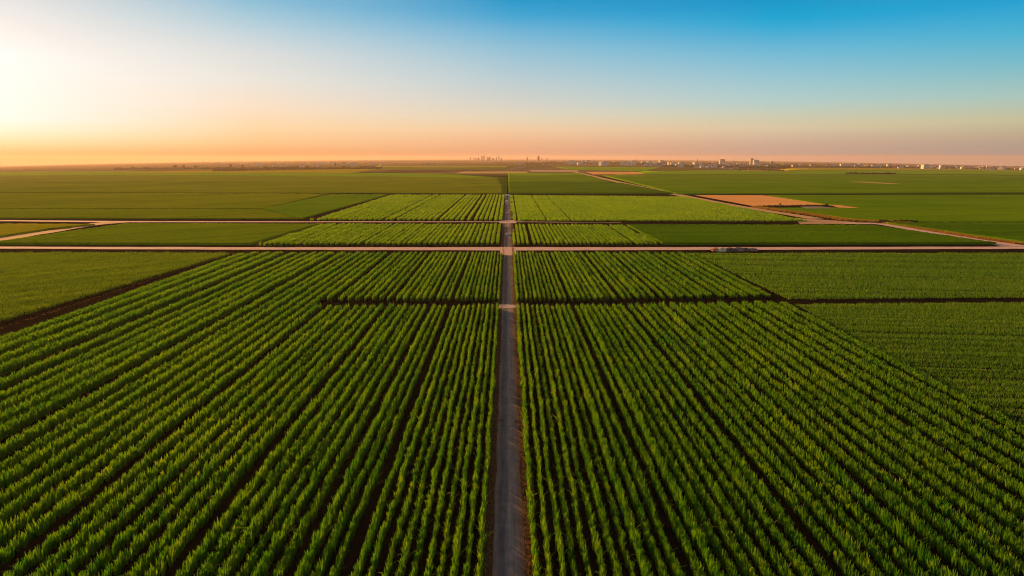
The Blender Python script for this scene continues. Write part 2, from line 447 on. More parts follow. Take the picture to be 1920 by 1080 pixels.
# ------------------------------------------------------------------ blades
def blades(px, py, pz, h, w, lean, az, segs, tintv, arch=0.35):
    """Curved tapering leaves. All arguments are arrays of N. Returns V, Q, tint."""
    N = len(px); k = segs + 1
    t = np.linspace(0, 1, k)[None, :]
    dx, dy = np.cos(az)[:, None], np.sin(az)[:, None]
    bend = lean[:, None] * (t * (1 - arch) + arch * t ** 3 * 2.2)
    cx = px[:, None] + dx * bend * h[:, None]
    cy = py[:, None] + dy * bend * h[:, None]
    cz = pz[:, None] + h[:, None] * (t - 0.32 * np.abs(lean[:, None]) * t ** 3)
    wid = w[:, None] * (0.55 + 1.6 * t - 2.08 * t ** 2) * 0.5
    wid = np.maximum(wid, 0.012 * w[:, None] / 0.1)
    ta = az + np.pi / 2 + rng.normal(0, 0.5, N)
    wx, wy = np.cos(ta)[:, None] * wid, np.sin(ta)[:, None] * wid
    Lf = np.stack([cx - wx, cy - wy, cz], -1); Rg = np.stack([cx + wx, cy + wy, cz], -1)
    V = np.stack([Lf, Rg], 2).reshape(N, k * 2, 3)
    base = (np.arange(N) * (2 * k))[:, None]
    Q = []
    for s in range(segs):
        Q.append(np.stack([base[:, 0] + 2*s, base[:, 0] + 2*s + 1, base[:, 0] + 2*s + 3, base[:, 0] + 2*s + 2], -1))
    Q = np.stack(Q, 1).reshape(-1, 4)
    tv = np.repeat(tintv[:, None], 2 * k, 1) + np.repeat(t, N, 0).repeat(2, 1) * 0.11
    return V.reshape(-1, 3), Q, np.clip(tv, 0, 1).ravel()

def smooth_noise(n, wl):
    m = max(4, int(n / wl) + 3)
    return np.interp(np.linspace(0, m - 1, n), np.arange(m), rng.normal(0, 1, m))

CROP_H = 1.22
def row_mesh(name, L, half, hmul=1.0, nb=18, segs=3, wide=0.075, along=0.34, lines=None):
    """One sown bed: tufts of upright leaves along +Y from 0 to L, in one or more close lines."""
    if lines is None: lines = max(1, int(round(2 * half / 0.36)))
    CX = []; CY = []; CH = []; CT = []
    for q in range(lines):
        n = int(L / along)
        y = (np.arange(n) + rng.uniform(0, 1)) * along + rng.normal(0, along * 0.22, n)
        x0 = (q + 0.5) / lines * 2 * half - half if lines > 1 else 0.0
        x = x0 + rng.normal(0, min(0.07, half * 0.4), n) + 0.05 * smooth_noise(n, 9.0)
        hc = CROP_H * hmul * (1 + 0.07 * smooth_noise(n, 4.0) + 0.06 * smooth_noise(n, 22.0) + 0.10 * rng.normal(0, 1, n))
        weak = rng.uniform(0, 1, n) < 0.03
        hc = np.clip(np.where(weak, hc * 0.6, hc), 0.5, 1.35 * CROP_H)
        hc *= 1 - 0.12 * (abs(x0) / (half + 0.2)) ** 2
        CX.append(x); CY.append(np.clip(y, 0, L)); CH.append(hc)
        CT.append(np.clip(0.43 + 0.14 * smooth_noise(n, 10.0) + 0.15 * rng.normal(0, 1, n), 0, 0.85))
    CX, CY, CH, CT = [np.concatenate(a) for a in (CX, CY, CH, CT)]
    rep = lambda a: np.repeat(a, nb)
    N = len(CX) * nb
    a0 = rng.uniform(0, 2 * np.pi, N); r0 = np.sqrt(rng.uniform(0, 1, N))
    sx_ = min(0.12, max(0.085, half * 0.8))
    px = rep(CX) + np.cos(a0) * r0 * sx_
    py = rep(CY) + np.sin(a0) * r0 * 0.17
    h = rep(CH) * (1.05 - 0.40 * r0 ** 1.5 - 0.22 * rng.uniform(0, 1, N))
    lean = np.abs(0.02 + 0.11 * r0 + rng.normal(0, 0.04, N))
    stray = rng.uniform(0, 1, N) < 0.015
    lean = np.where(stray, rng.uniform(0.4, 0.75, N), lean)
    az = a0 + rng.normal(0, 0.5, N)
    w = wide * rng.uniform(0.7, 1.25, N)
    tn = np.clip(rep(CT) + rng.normal(0, 0.12, N), 0, 1)
    V, Q, tv = blades(px, py, np.zeros(N), h, w, lean, az, segs, tn)
    return mesh_np(name, V, Q, [LEAF], tint=tv)

ONES = ['', 'first', 'second', 'third', 'fourth', 'fifth', 'sixth', 'seventh', 'eighth', 'ninth', 'tenth', 'eleventh', 'twelfth', 'thirteenth',
        'fourteenth', 'fifteenth', 'sixteenth', 'seventeenth', 'eighteenth', 'nineteenth']
TENS = ['', '', 'twent', 'thirt', 'fort', 'fift', 'sixt', 'sevent', 'eight', 'ninet']
def ordinal(n):
    if n < 20: return ONES[n]
    return TENS[n // 10] + ('ieth' if n % 10 == 0 else 'y-' + ONES[n % 10])

yA0 = 31.0
yA1 = G(952, 567.5, 1.2)[1]            # far edge of the nearest block (canopy top)
yB0 = G(952, 571.0)[1] + 3.0
yB0 = max(yB0, yA1 + 3.2)
yB1 = G(952, 470.5, 1.2)[1]
LA = yA1 - yA0; LB = yB1 - yB0; LC = yB1 - yA0
print('blocks', yA0, yA1, yB0, yB1, 'road', Y0, Y1)
HALVES = (0.11, 0.17, 0.27, 0.40, 0.58, 0.82, 1.12)
HM = (1.0, 0.93, 1.07, 0.97, 1.03)
src_len = {}
LIB = {}
def row_source(block, L, half, last={}):
    c = min(range(len(HALVES)), key=lambda k: abs(math.log(HALVES[k] / half)))
    key = (block, c)
    if key not in LIB:
        big = c >= 3
        nv = 5 if c < 2 else 3
        LIB[key] = [row_mesh('crop_row', L, HALVES[c], HM[k], 14 if big else 18, 3 if block == 'A' and not big else 2, 0.10 if big else 0.08, 0.42 if big else 0.34) for k in range(nv)]
        for m in LIB[key]: src_len[m.name] = L
    m = random.choice([v for v in LIB[key] if v is not last.get(key)]); last[key] = m
    return m, half / HALVES[c]

def spacing(x): return 1.04 + 0.022 * max(0.0, abs(x) - 4) + 0.00030 * x * x
def row_positions(start, limit, tram, extra=(0.30, 0.20)):
    xs = []; x = start; tr = sorted(tram)
    while x < limit:
        xs.append(x)
        nx = x + 0.91 * spacing(x) * random.uniform(0.95, 1.05)
        for q in tr:
            if x < q <= nx: nx += extra[0] + extra[1] * spacing(x)
        x = nx
    return xs
left_x = [-x for x in row_positions(2.1, 86.5, [11.0, 16.0, 24.5, 37.4, 52.0, 69.5])]
right_x = row_positions(2.0, 60.0, [12.6, 24.0, 32.4, 46.0], (0.22, 0.15))
print('rows', len(left_x), len(right_x))
lane_left = abs(G(600, 572)[0])
def place_row(block, L, x, y, sy, label, group):
    half = spacing(x) * (random.uniform(0.225, 0.265) if x < 0 else random.uniform(0.235, 0.28)) - 0.08
    src, kx = row_source(block, L, max(0.10, half))
    o = bpy.data.objects.new('crop_row', src); COL.objects.link(o)
    o.location = (x, y, 0.0)
    o.scale = (kx, sy, random.uniform(0.84, 1.1) * (1.0 if x < 50 else 1.0 - 0.035 * (x - 50)))
    if random.random() < 0.5:
        o.rotation_euler = (0, 0, math.pi); o.location.y = y + L * sy
    tag(o, label, 'crop row', group)
def lane_shift(x):
    """The dark lane runs slightly away to the right."""
    return 0.0 if x < 15 else (x - 15) * 0.085
for k, x in enumerate(left_x):
    n = ordinal(k + 1)
    if -x > lane_left:
        place_row('C', LC, x, yA0, 1.0, f'long leafy crop row without a lane gap, {n} left of the central track', 'unbroken crop rows at left')
    else:
        place_row('A', LA, x, yA0, 1.0, f'tall leafy crop row in the near block, {n} left of the central track', 'crop rows of the near left block')
        place_row('B', LB, x, yB0, 1.0, f'leafy crop row beyond the dark lane, {n} left of the central track', 'crop rows of the second left block')
for k, x in enumerate(right_x):
    n = ordinal(k + 1); d = lane_shift(x)
    place_row('A', LA, x, yA0 + d, 1.0, f'tall leafy crop row in the near block, {n} right of the central track', 'crop rows of the near right block')
    place_row('B', LB, x, yB0 + d, (LB - d) / LB, f'leafy crop row beyond the dark lane, {n} right of the central track', 'crop rows of the second right block')

# ------------------------------------------------------------------ blocks of distant rows (too many to count)
def inside_quad(x, y, q):
    ok = np.ones(len(x), bool)
    for i in range(4):
        a, b = q[i], q[(i + 1) % 4]
        ok &= ((b[0] - a[0]) * (y - a[1]) - (b[1] - a[1]) * (x - a[0])) <= 0
    return ok

def sown_block(px, ztop, name, label, mat, sp, step, nb, segs, half, h0, wide, ang=0.0, tram=(), jit=0.1, lowtint=0.4, hvar=0.1, leanm=0.12, rowvar=0.1):
    q = [G(px[0][0], px[0][1], ztop), G(px[1][0], px[1][1], ztop), G(*px[2]), G(*px[3])]
    qa = np.array(q); c = qa.mean(0)
    ca, sa = math.cos(ang), math.sin(ang)
    rel = qa - c
    U = rel[:, 0] * ca + rel[:, 1] * sa; W = -rel[:, 0] * sa + rel[:, 1] * ca
    us = []; u = U.min()
    while u < U.max():
        us.append(u); u += sp * random.uniform(0.95, 1.05)
        if tram and random.random() < tram[0]: u += tram[1]
    ws = np.arange(W.min(), W.max(), step)
    X = []; Y = []; H = []; T = []
    for u in us:
        rv = random.uniform(1 - rowvar, 1 + rowvar)
        n = len(ws)
        w = ws + rng.normal(0, step * 0.25, n)
        uu = u + rng.normal(0, jit, n)
        hh = h0 * rv * (1 + hvar * rng.normal(0, 1, n) + hvar * smooth_noise(n, 6.0))
        tt = np.clip(lowtint + 0.12 * smooth_noise(n, 8.0) + random.uniform(-0.1, 0.1), 0, 0.85)
        X.append(c[0] + uu * ca - w * sa); Y.append(c[1] + uu * sa + w * ca); H.append(hh); T.append(tt)
    X = np.concatenate(X); Y = np.concatenate(Y); H = np.concatenate(H); T = np.concatenate(T)
    ok = inside_quad(X, Y, q)
    X, Y, H, T = X[ok], Y[ok], H[ok], T[ok]
    rep = lambda a: np.repeat(a, nb)
    N = len(X) * nb
    px_ = rep(X) + rng.uniform(-half, half, N); py_ = rep(Y) + rng.uniform(-half, half, N) * 1.2
    h = np.maximum(0.2, rep(H) * rng.uniform(0.7, 1.05, N))
    V, Q, tv = blades(px_, py_, terrain(px_, py_), h, wide * rng.uniform(0.7, 1.3, N), np.abs(rng.normal(leanm, 0.12, N)), rng.uniform(0, 2 * np.pi, N), segs, np.clip(rep(T) + rng.normal(0, 0.12, N), 0, 1))
    o = link(name, mesh_np(name, V, Q, [mat], tint=tv))
    print(label, len(Q))
    return tag(o, label, 'crop', kind='stuff')

# block C (between the two cross roads), both sides of the track
sown_block([(607, 418.5), (943, 419), (939, 459.2), (486, 460.8)], 1.2, 'row_crop', 'striped rows of green crop left of the track, between the two cross roads', LEAF_FAR, 1.85, 0.34, 12, 1, 0.42, 1.25, 0.22, 0.0, (0.10, 1.0), 0.05)
sown_block([(962, 419), (1165, 420), (1236, 459.6), (964, 459.2)], 1.2, 'row_crop', 'striped rows of green crop right of the track, between the two cross roads', LEAF_FAR, 1.6, 0.34, 10, 1, 0.36, 1.2, 0.22, 0.0, (0.08, 0.9), 0.05)
# block D
sown_block([(738, 364.5), (946, 364.5), (943, 414), (584, 413)], 1.0, 'row_crop', 'pale striped rows of crop left of the track, beyond the farther cross road', LEAF_FAR, 2.5, 0.6, 10, 1, 0.66, 1.15, 0.40, 0.0, (0.16, 1.0), 0.06, 0.55)
sown_block([(957, 365.0), (1282, 367.5), (1512, 415.5), (961, 414.5)], 1.0, 'dense_crop', 'smooth light green crop right of the track, beyond the farther cross road', LEAF_FAR, 1.35, 0.9, 6, 1, 0.62, 1.0, 0.50, 0.0, (0.03, 0.9), 0.1, 0.52, 0.06)
# low crops beside the near blocks
sown_block([(1298, 472.5), (2150, 472), (2150, 557), (1478, 562)], 0.6, 'low_crop', 'low dark green crop at right, between the dark lane and the cross road', LEAF_LOW, 0.8, 0.42, 6, 1, 0.34, 0.5, 0.15, R(84), (0.08, 0.6), 0.05, 0.4, 0.08, 0.25, 0.28)
sown_block([(1492, 567), (2150, 561), (2800, 1060), (1990, 852)], 0.6, 'low_crop', 'low dark green crop at right, nearer than the dark lane', LEAF_LOW, 0.7, 0.30, 7, 1, 0.28, 0.45, 0.10, R(84), (0.08, 0.5), 0.05, 0.45, 0.08, 0.25, 0.28)
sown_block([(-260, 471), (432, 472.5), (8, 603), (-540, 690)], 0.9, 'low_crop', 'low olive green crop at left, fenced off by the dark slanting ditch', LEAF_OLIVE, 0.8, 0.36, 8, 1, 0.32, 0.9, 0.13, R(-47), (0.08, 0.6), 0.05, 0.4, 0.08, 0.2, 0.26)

# dry grass along the verges
def tufts(pts, name, label, mat, h0, nb, wide, segs=2, cat='grass'):
    P = np.array(pts); N = len(P) * nb
    rep = lambda a: np.repeat(a, nb)
    x = rep(P[:, 0]) + rng.normal(0, h0 * 0.35, N); y = rep(P[:, 1]) + rng.normal(0, h0 * 0.35, N)
    V, Q, tv = blades(x, y, terrain(x, y), h0 * rng.uniform(0.4, 1.15, N), wide * rng.uniform(0.6, 1.3, N), np.abs(rng.normal(0.5, 0.3, N)), rng.uniform(0, 2 * np.pi, N), segs, rng.uniform(0, 1, N))
    return tag(link(name, mesh_np(name, V, Q, [mat], tint=tv)), label, cat, kind='stuff')
pv = []
for _ in range(4200):
    y = 30 + 200 * random.random() ** 1.4
    s = random.choice((-1, 1, 1))
    pv.append((XTR + s * random.uniform(1.3, 1.85) , y))
tufts(pv, 'dry_grass', 'short dry grass on the verges of the central track', DRY, 0.20, 6, 0.04)
# dry strip along the left ditch
pv = []
a = np.array(G(0, 612)); b = np.array(G(432, 474))
for _ in range(380):
    t = random.uniform(-0.15, 1.0)
    p = a + (b - a) * t
    pv.append((p[0] + random.uniform(0.9, 1.9), p[1]))
tufts(pv, 'dry_grass', 'strip of pale dry grass along the dark ditch at left', DRY, 0.2, 4, 0.06)
a = np.array(G(484, 461)); b = np.array(G(606, 418))
pv = [tuple(a + (b - a) * random.random() + np.array([random.uniform(-2.2, 0.5), 0])) for _ in range(1800)]
tufts(pv, 'dry_grass', 'strip of dry grass along the ditch between the two cross roads', DRY, 0.3, 4, 0.15)
# ochre grass beside the slanting road
pv = []
pl = [G(px, py) for px, py in ((1415, 388.5), (1470, 396), (1530, 404), (1590, 413.5), (1640, 416.8), (1700, 418))]
for _ in range(2600):
    i = random.randrange(len(pl) - 1); t = random.random()
    pv.append((pl[i][0] + (pl[i+1][0] - pl[i][0]) * t + random.gauss(0, 1.5), pl[i][1] + (pl[i+1][1] - pl[i][1]) * t + random.gauss(0, 1.5)))
tufts(pv, 'ochre_grass', 'ochre roadside grass along the sandy road near the pink clearing', YELLOW, 1.0, 6, 0.3, 1)
pv = []
pl = [G(px, py) for px, py in ((1660, 418.4), (1720, 428), (1780, 438), (1840, 447.5), (1915, 458))]
for _ in range(2200):
    i = random.randrange(len(pl) - 1); t = random.random()
    pv.append((pl[i][0] + (pl[i+1][0] - pl[i][0]) * t + random.gauss(0, 0.9), pl[i][1] + (pl[i+1][1] - pl[i][1]) * t + random.gauss(0, 0.9)))
tufts(pv, 'ochre_grass', 'ochre roadside grass along the slanting road at far right', YELLOW, 0.8, 6, 0.25, 1)

# ------------------------------------------------------------------ farther fields
F_dark = field_mat('field_dark', c4(0.052, 0.14, 0.001), c4(0.097, 0.205, 0.002), R(84))
F_mid = field_mat('field_mid', c4(0.078, 0.19, 0.001), c4(0.147, 0.28, 0.002), R(80))
F_light = field_mat('field_light', c4(0.12, 0.28, 0.001), c4(0.21, 0.39, 0.003), R(86))
F_yell = field_mat('field_yellow', c4(0.27, 0.28, 0.004), c4(0.36, 0.33, 0.008), R(88))
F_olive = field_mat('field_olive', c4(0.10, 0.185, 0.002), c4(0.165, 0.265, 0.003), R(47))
F_left = field_mat('field_olive_warm_light', c4(0.12, 0.19, 0.001), c4(0.19, 0.265, 0.003), R(47))  # olive pushed towards gold: warm sun glow put into the crop colour
F_brown = field_mat('field_brown', c4(0.075, 0.065, 0.022), c4(0.12, 0.095, 0.03), R(88))

field([(1175, 420.5), (1638, 421.5), (1868, 458.4), (1242, 458.8)], 0.75, F_dark, 'dark green crop right of the striped rows, between the cross roads', nx=160, ny=100, top=0.07)
field([(1662, 417), (2350, 417), (2350, 455.5), (1925, 457)], 0.75, F_dark, 'dark green crop wedge at far right beyond the slanting road', nx=90, ny=60, top=0.07)
field([(-420, 418.2), (178, 419.6), (96, 430), (-60, 455)], 0.6, F_yell, 'yellowish crop wedge at far left beyond the slanting dirt track', nx=60, ny=40, top=0.06)
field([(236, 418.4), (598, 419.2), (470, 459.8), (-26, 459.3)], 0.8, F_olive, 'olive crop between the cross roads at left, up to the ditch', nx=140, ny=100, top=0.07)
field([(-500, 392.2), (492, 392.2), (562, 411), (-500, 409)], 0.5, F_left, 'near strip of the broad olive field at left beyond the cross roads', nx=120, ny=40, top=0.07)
field([(620, 364.5), (728, 364.6), (566, 411), (494, 392.5)], 0.45, F_mid, 'dark green wedge of crop left of the pale striped rows', nx=40, ny=60, top=0.07)
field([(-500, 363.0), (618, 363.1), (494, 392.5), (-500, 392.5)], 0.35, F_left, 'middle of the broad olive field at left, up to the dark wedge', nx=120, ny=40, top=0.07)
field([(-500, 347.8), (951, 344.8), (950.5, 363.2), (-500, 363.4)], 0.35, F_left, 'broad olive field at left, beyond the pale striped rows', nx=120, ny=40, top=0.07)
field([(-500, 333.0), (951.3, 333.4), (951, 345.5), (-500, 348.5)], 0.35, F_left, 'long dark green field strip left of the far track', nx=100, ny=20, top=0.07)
field([(-500, 325.5), (850, 326), (951.3, 334), (-500, 333.6)], 0.35, F_light, 'long yellow green field strip at left beyond the dark strip', nx=100, ny=20)
field([(330, 320.5), (720, 315.5), (660, 325), (200, 325.3)], 0.4, F_yell, 'yellow green field in front of the distant wood at left', nx=60, ny=20)
field([(953, 342.4), (1165, 342.4), (1262, 363.8), (954, 363.8)], 0.9, F_dark, 'dark green field right of the far track, before the sandy road', nx=80, ny=40, top=0.07)
field([(952.8, 328.8), (1105, 329.3), (1150, 343), (953, 343)], 0.9, F_mid, 'green field right of the far track, beyond the dark field', nx=60, ny=20)
field([(952.6, 324.5), (1085, 324.5), (1100, 329.3), (952.8, 329.2)], 0.9, F_light, 'light green strip right of the far track', nx=60, ny=12)
field([(1128, 329.0), (2400, 334), (2400, 364), (1272, 364.7)], 0.25, F_mid, 'wide green field at right beyond the orange bare plot', nx=120, ny=40)
field([(1437, 365.8), (2400, 365.8), (2400, 389), (1580, 389)], 0.15, F_mid, 'wide green field at right, right of the orange bare plot', nx=140, ny=60, top=0.02)
field([(1432, 389.4), (2400, 386.5), (2400, 416), (1648, 416.5)], 0.20, F_mid, 'wide green field at right behind the clay clearing', nx=140, ny=80, top=0.03)
field([(1210, 321), (2400, 325), (2400, 333.5), (1150, 328.4)], 0.3, F_light, 'bright green far field at right in front of the town', nx=100, ny=12)
field([(1480, 316.0), (2400, 321), (2400, 324.7), (1440, 320.3)], 0.4, F_yell, 'farthest yellow green field at right below the town', nx=80, ny=8)
field([(1040, 312.5), (1240, 314), (1210, 321.5), (1065, 318)], 0.3, F_light, 'light green far field left of the town', nx=40, ny=12)
field([(710, 311), (955, 311.0), (955, 313.5), (700, 314)], 0.8, F_yell, 'thin yellow green field strip far beyond the centre', nx=40, ny=8)
field([(720, 314.3), (955, 314.3), (955, 316.8), (690, 317.2)], 0.8, F_mid, 'thin green field strip far beyond the centre', nx=40, ny=8)
field([(745, 317.8), (955, 317.8), (860, 321.5), (660, 325.3)], 0.6, F_brown, 'brown fallow strip left of the far track', nx=40, ny=8)

def sheet(px, mat, label, z, name='field', nx=24, ny=10, cat='field'):
    V, Q = patch([G(*p) for p in px], nx, ny, z, 0, 0, False)
    return tag(link(name, mesh_np(name, V, Q, [mat])), label, cat, kind='structure')
sheet([(1302, 366), (1430, 366), (1552, 384), (1413, 386.5)], M['bare'], 'orange bare soil plot beside the sandy road at right', 0.03)
sheet([(1553, 384.5), (1575, 385.5), (1612, 391), (1572, 390)], M['bare'], 'tapering tail of orange soil right of the bare plot', 0.30)
sheet([(868, 322), (992, 322), (986, 325.5), (852, 325.8)], M['paletan'], 'pale tan stubble strip left of the far junction', 0.5)
sheet([(992, 319), (1086, 319.4), (1082, 322.8), (996, 322.4)], M['pad'], 'pale yard of bare ground at the far junction', 0.5)
sheet([(1098, 322.5), (1190, 322.6), (1212, 327.2), (1112, 327.6)], M['bare'], 'tan bare plot far away beside the sandy road', 0.5)
sheet([(1590, 341), (1625, 341.2), (1692, 345.3), (1672, 345.6)], M['paletan'], 'thin pale strip in the wide green field at right', 0.32)
sheet([(1500, 388.2), (1538, 387.6), (1572, 391.2), (1512, 391.6)], M['grey'], 'grey yard in front of the dark hedge beside the bare plot', 0.24)
sheet([(1395, 318.6), (1480, 319.2), (1478, 321.6), (1390, 320.8)], M['paletan'], 'pale strip of stubble below the apartment towers', 0.85)

# ------------------------------------------------------------------ trees, hedges, woods
def clump_cloud(P, size, name, mat, label=None, cat=None, kind=None, nb=14, group=None, parent=None):
    """Leaf sprays: at every point a burst of small tilted leaf faces."""
    P = np.array(P); n = len(P); N = n * nb
    c = np.repeat(P, nb, 0)
    s = np.repeat(np.broadcast_to(size, (n,)), nb)
    d = rng.normal(0, 1, (N, 3)); d /= np.linalg.norm(d, axis=1)[:, None]
    rad = rng.uniform(0.35, 1.0, N) * s
    o = c + d * rad[:, None] * np.array([1, 1, 0.8])
    a = rng.normal(0, 1, (N, 3)); a /= np.linalg.norm(a, axis=1)[:, None]
    b = np.cross(a, d); b /= (np.linalg.norm(b, axis=1)[:, None] + 1e-6)
    w = (s * rng.uniform(0.25, 0.5, N))[:, None]
    V = np.stack([o - a * w, o - b * w * 0.7, o + a * w, o + b * w * 0.7], 1).reshape(-1, 3)
    Q = np.arange(N * 4).reshape(-1, 4)
    tn = np.repeat(np.clip(rng.normal(0.45, 0.2, n), 0, 1), nb * 4)
    ob = link(name, mesh_np(name, V, Q, [mat], tint=tn), parent)
    if label: tag(ob, label, cat, group, kind)
    return ob

def belt(pxs, h, n, size, label, name='tree_belt', depth=30.0, kind='stuff', cat='wood', mat=None, nb=10):
    pl = [np.array(G(*p)) for p in pxs]
    seg = [np.linalg.norm(pl[i+1] - pl[i]) for i in range(len(pl) - 1)]; cum = np.concatenate([[0], np.cumsum(seg)])
    P = []
    prof = np.abs(1 + 0.35 * smooth_noise(400, 8.0))
    for _ in range(n):
        s = random.random() * cum[-1]
        x = np.interp(s, cum, [p[0] for p in pl]); y = np.interp(s, cum, [p[1] for p in pl])
        d = random.random() ** 1.0 * depth
        r = math.hypot(x, y); x += x / r * d; y += y / r * d
        hh = h * prof[int(399 * s / cum[-1])]
        P.append((x, y, float(terrain(np.float64(x), np.float64(y))) + hh * random.uniform(0.05, 1.0)))
    return clump_cloud(P, size, name, mat or M['wood_leaf'], label, cat, kind, nb)

belt([(215, 318.5), (300, 318), (400, 317.2), (500, 317.6), (560, 316.5)], 4.5, 2400, 3.0, 'long dark wood at far left beyond the yellow field', depth=160)
belt([(400, 321.3), (480, 320), (560, 318.5), (640, 317.6), (715, 316.6)], 4.5, 2200, 3.0, 'brownish tree belt left of the far centre', depth=120)
belt([(985, 308.6), (1010, 308.8), (1025, 308.4)], 6, 500, 3.5, 'dark clump of trees beside the far farm sheds', depth=60)
belt([(1020, 307.0), (1080, 307.3), (1180, 308.2), (1260, 309.2)], 6, 2000, 4.5, 'dark tree belt in the near side of the town, left part', depth=300)
belt([(1240, 312.6), (1300, 313.4), (1360, 314.8), (1420, 315.6), (1480, 315.8)], 4.5, 2600, 3.0, 'dark tree belt below the apartment towers', depth=250)
belt([(1440, 312.5), (1560, 314.2), (1700, 315.6), (1820, 317.4), (1990, 320.2)], 5, 2400, 3.5, 'dark tree belt along the right edge of the town', depth=350)
belt([(1585, 325.8), (1640, 326.4), (1680, 326.8)], 2.2, 500, 1.6, 'thin dark line of scrub in the bright far field at right', 'scrub', depth=10, cat='scrub')
belt([(1385, 319.6), (1430, 320.2), (1470, 321.2)], 2.5, 400, 1.8, 'dark scrub at the edge of the pale strip below the towers', 'scrub', depth=14, cat='scrub')
# real hedges
belt([(1418, 387.2), (1470, 386.4), (1520, 386.0), (1552, 385.6)], 0.55, 420, 0.4, 'dark low hedge along the lower edge of the orange bare plot', 'hedge', depth=1.2, kind=None, cat='hedge')
belt([(1290, 418.0), (1360, 418.3), (1430, 418.9)], 0.7, 600, 0.5, 'dark broken hedge running from the light crop to the pink clearing', 'hedge', depth=2.0, kind=None, cat='hedge')
belt([(1648, 418.0), (1675, 417.6), (1720, 417.8)], 0.9, 260, 0.7, 'short brown hedge right of the pink clearing', 'hedge', depth=2.0, kind=None, cat='hedge')

def tree(px, py, h, wd, label, group=None):
    x, y = G(px, py); z = float(terrain(np.float64(x), np.float64(y)))
    t = empty('tree', (x, y, z)); tag(t, label, 'tree', group)
    b = MB(); b.cyl(0, 0, wd * 0.07, wd * 0.03, -0.3, h * 0.6, 8)
    for k in range(5):
        a = k * 1.3; b.bar((0, 0, h * (0.3 + 0.05 * k)), (math.cos(a) * wd * 0.3, math.sin(a) * wd * 0.3, h * (0.55 + 0.06 * k)), wd * 0.03)
    b.build('trunk', M['trunk'], t)
    P = []
    for _ in range(70):
        d = np.random.default_rng(random.randrange(10**6)).normal(0, 1, 3); d /= np.linalg.norm(d)
        r = random.uniform(0.4, 1.0)
        P.append((d[0] * wd * 0.42 * r, d[1] * wd * 0.42 * r, h * 0.64 + d[2] * h * 0.30 * r))
    clump_cloud(P, wd * 0.13, 'crown', M['wood_leaf'], parent=t, nb=16)
tree(1463, 385.4, 1.5, 1.6, 'small dark tree standing on the lower edge of the orange plot')
tree(1550, 385.8, 1.5, 2.0, 'dark bushy tree at the right corner of the orange plot')
tree(329, 316.2, 14, 16, 'taller round tree sticking up from the far wood at left')
tree(345, 316.0, 14, 10, 'slim tree right of the round tree above the far wood')
tree(367, 315.8, 10, 12, 'low broad tree right of the slim tree above the far wood')
tree(433, 314.6, 13, 12, 'dark tree alone on the horizon below the thin left masts')
tree(629, 313.0, 16, 9, 'tall slim tree on the far brownish tree belt')
tree(455, 314.4, 11, 12, 'rounded tree just right of the tree alone on the horizon')

# ------------------------------------------------------------------ buildings
def at(px, py):
    x, y = G(px, py); return x, y, float(terrain(np.float64(x), np.float64(y)))
def mpp(px, py):
    x, y = G(px, py); return math.hypot(x, y) / FPX / math.sqrt(1 + ((px - 960) / FPX) ** 2) * (1 + ((px - 960) / FPX) ** 2) ** 0.5
def facing(x, y): return -math.atan2(x, y)

def tower(px, py, wpx, hpx, wall, label, floors=9, bays=4, rooftop=True, group=None, name='apartment_tower'):
    x, y, z = at(px, py); s = mpp(px, py)
    w, h = wpx * s, hpx * s; d = w * 0.7
    t = empty(name, (x, y, z), facing(x, y) + 0.35); tag(t, label, 'tower block', group)
    b = MB(); b.box(-w/2, w/2, -d/2, d/2, -1.0, h); b.build('wall', wall, t)
    g = MB(); fh = h / floors
    for f in range(floors):
        for sx in range(bays):
            u0 = -w/2 + w * (sx + 0.22) / bays; u1 = -w/2 + w * (sx + 0.78) / bays
            g.box(u0, u1, -d/2 - 0.15, -d/2 - 0.01, f * fh + fh * 0.35, f * fh + fh * 0.8)
            v0 = -d/2 + d * (sx + 0.25) / bays; v1 = -d/2 + d * (sx + 0.75) / bays
            g.box(w/2 + 0.01, w/2 + 0.15, v0, v1, f * fh + fh * 0.35, f * fh + fh * 0.8)
            g.box(-w/2 - 0.15, -w/2 - 0.01, v0, v1, f * fh + fh * 0.35, f * fh + fh * 0.8)
    tag(g.build('windows', M['glass'], t), kind='stuff')
    r = MB(); r.box(-w/2 - 0.4, w/2 + 0.4, -d/2 - 0.4, d/2 + 0.4, h + 0.01, h + max(0.6, h * 0.03))
    if rooftop: r.box(-w * 0.2, w * 0.2, -d * 0.2, d * 0.2, h + max(0.62, h * 0.031), h * 1.10)
    r.build('roof', M['greywall'], t)
    return t
tower(1353.5, 309.4, 9, 9.5, M['cream'], 'pale square apartment tower, tallest left of the stepped block, right skyline', 11, 4)
tower(1409, 309.3, 6, 10.5, M['cream'], 'sunlit left wing of the stepped apartment block on the right skyline', 12, 3)
tower(1417, 309.6, 9, 8.5, M['cream'], 'lower right wing of the stepped apartment block on the right skyline', 10, 4)
tower(1447, 309.6, 4.5, 6, M['greywall'], 'small grey tower right of the stepped apartment block', 8, 3)
tower(1186, 306.4, 2.5, 5.5, M['white'], 'left one of a narrow pale pair of towers in the town', 8, 2)
tower(1191, 306.6, 2.5, 6.5, M['white'], 'right one of a narrow pale pair of towers in the town', 8, 2)

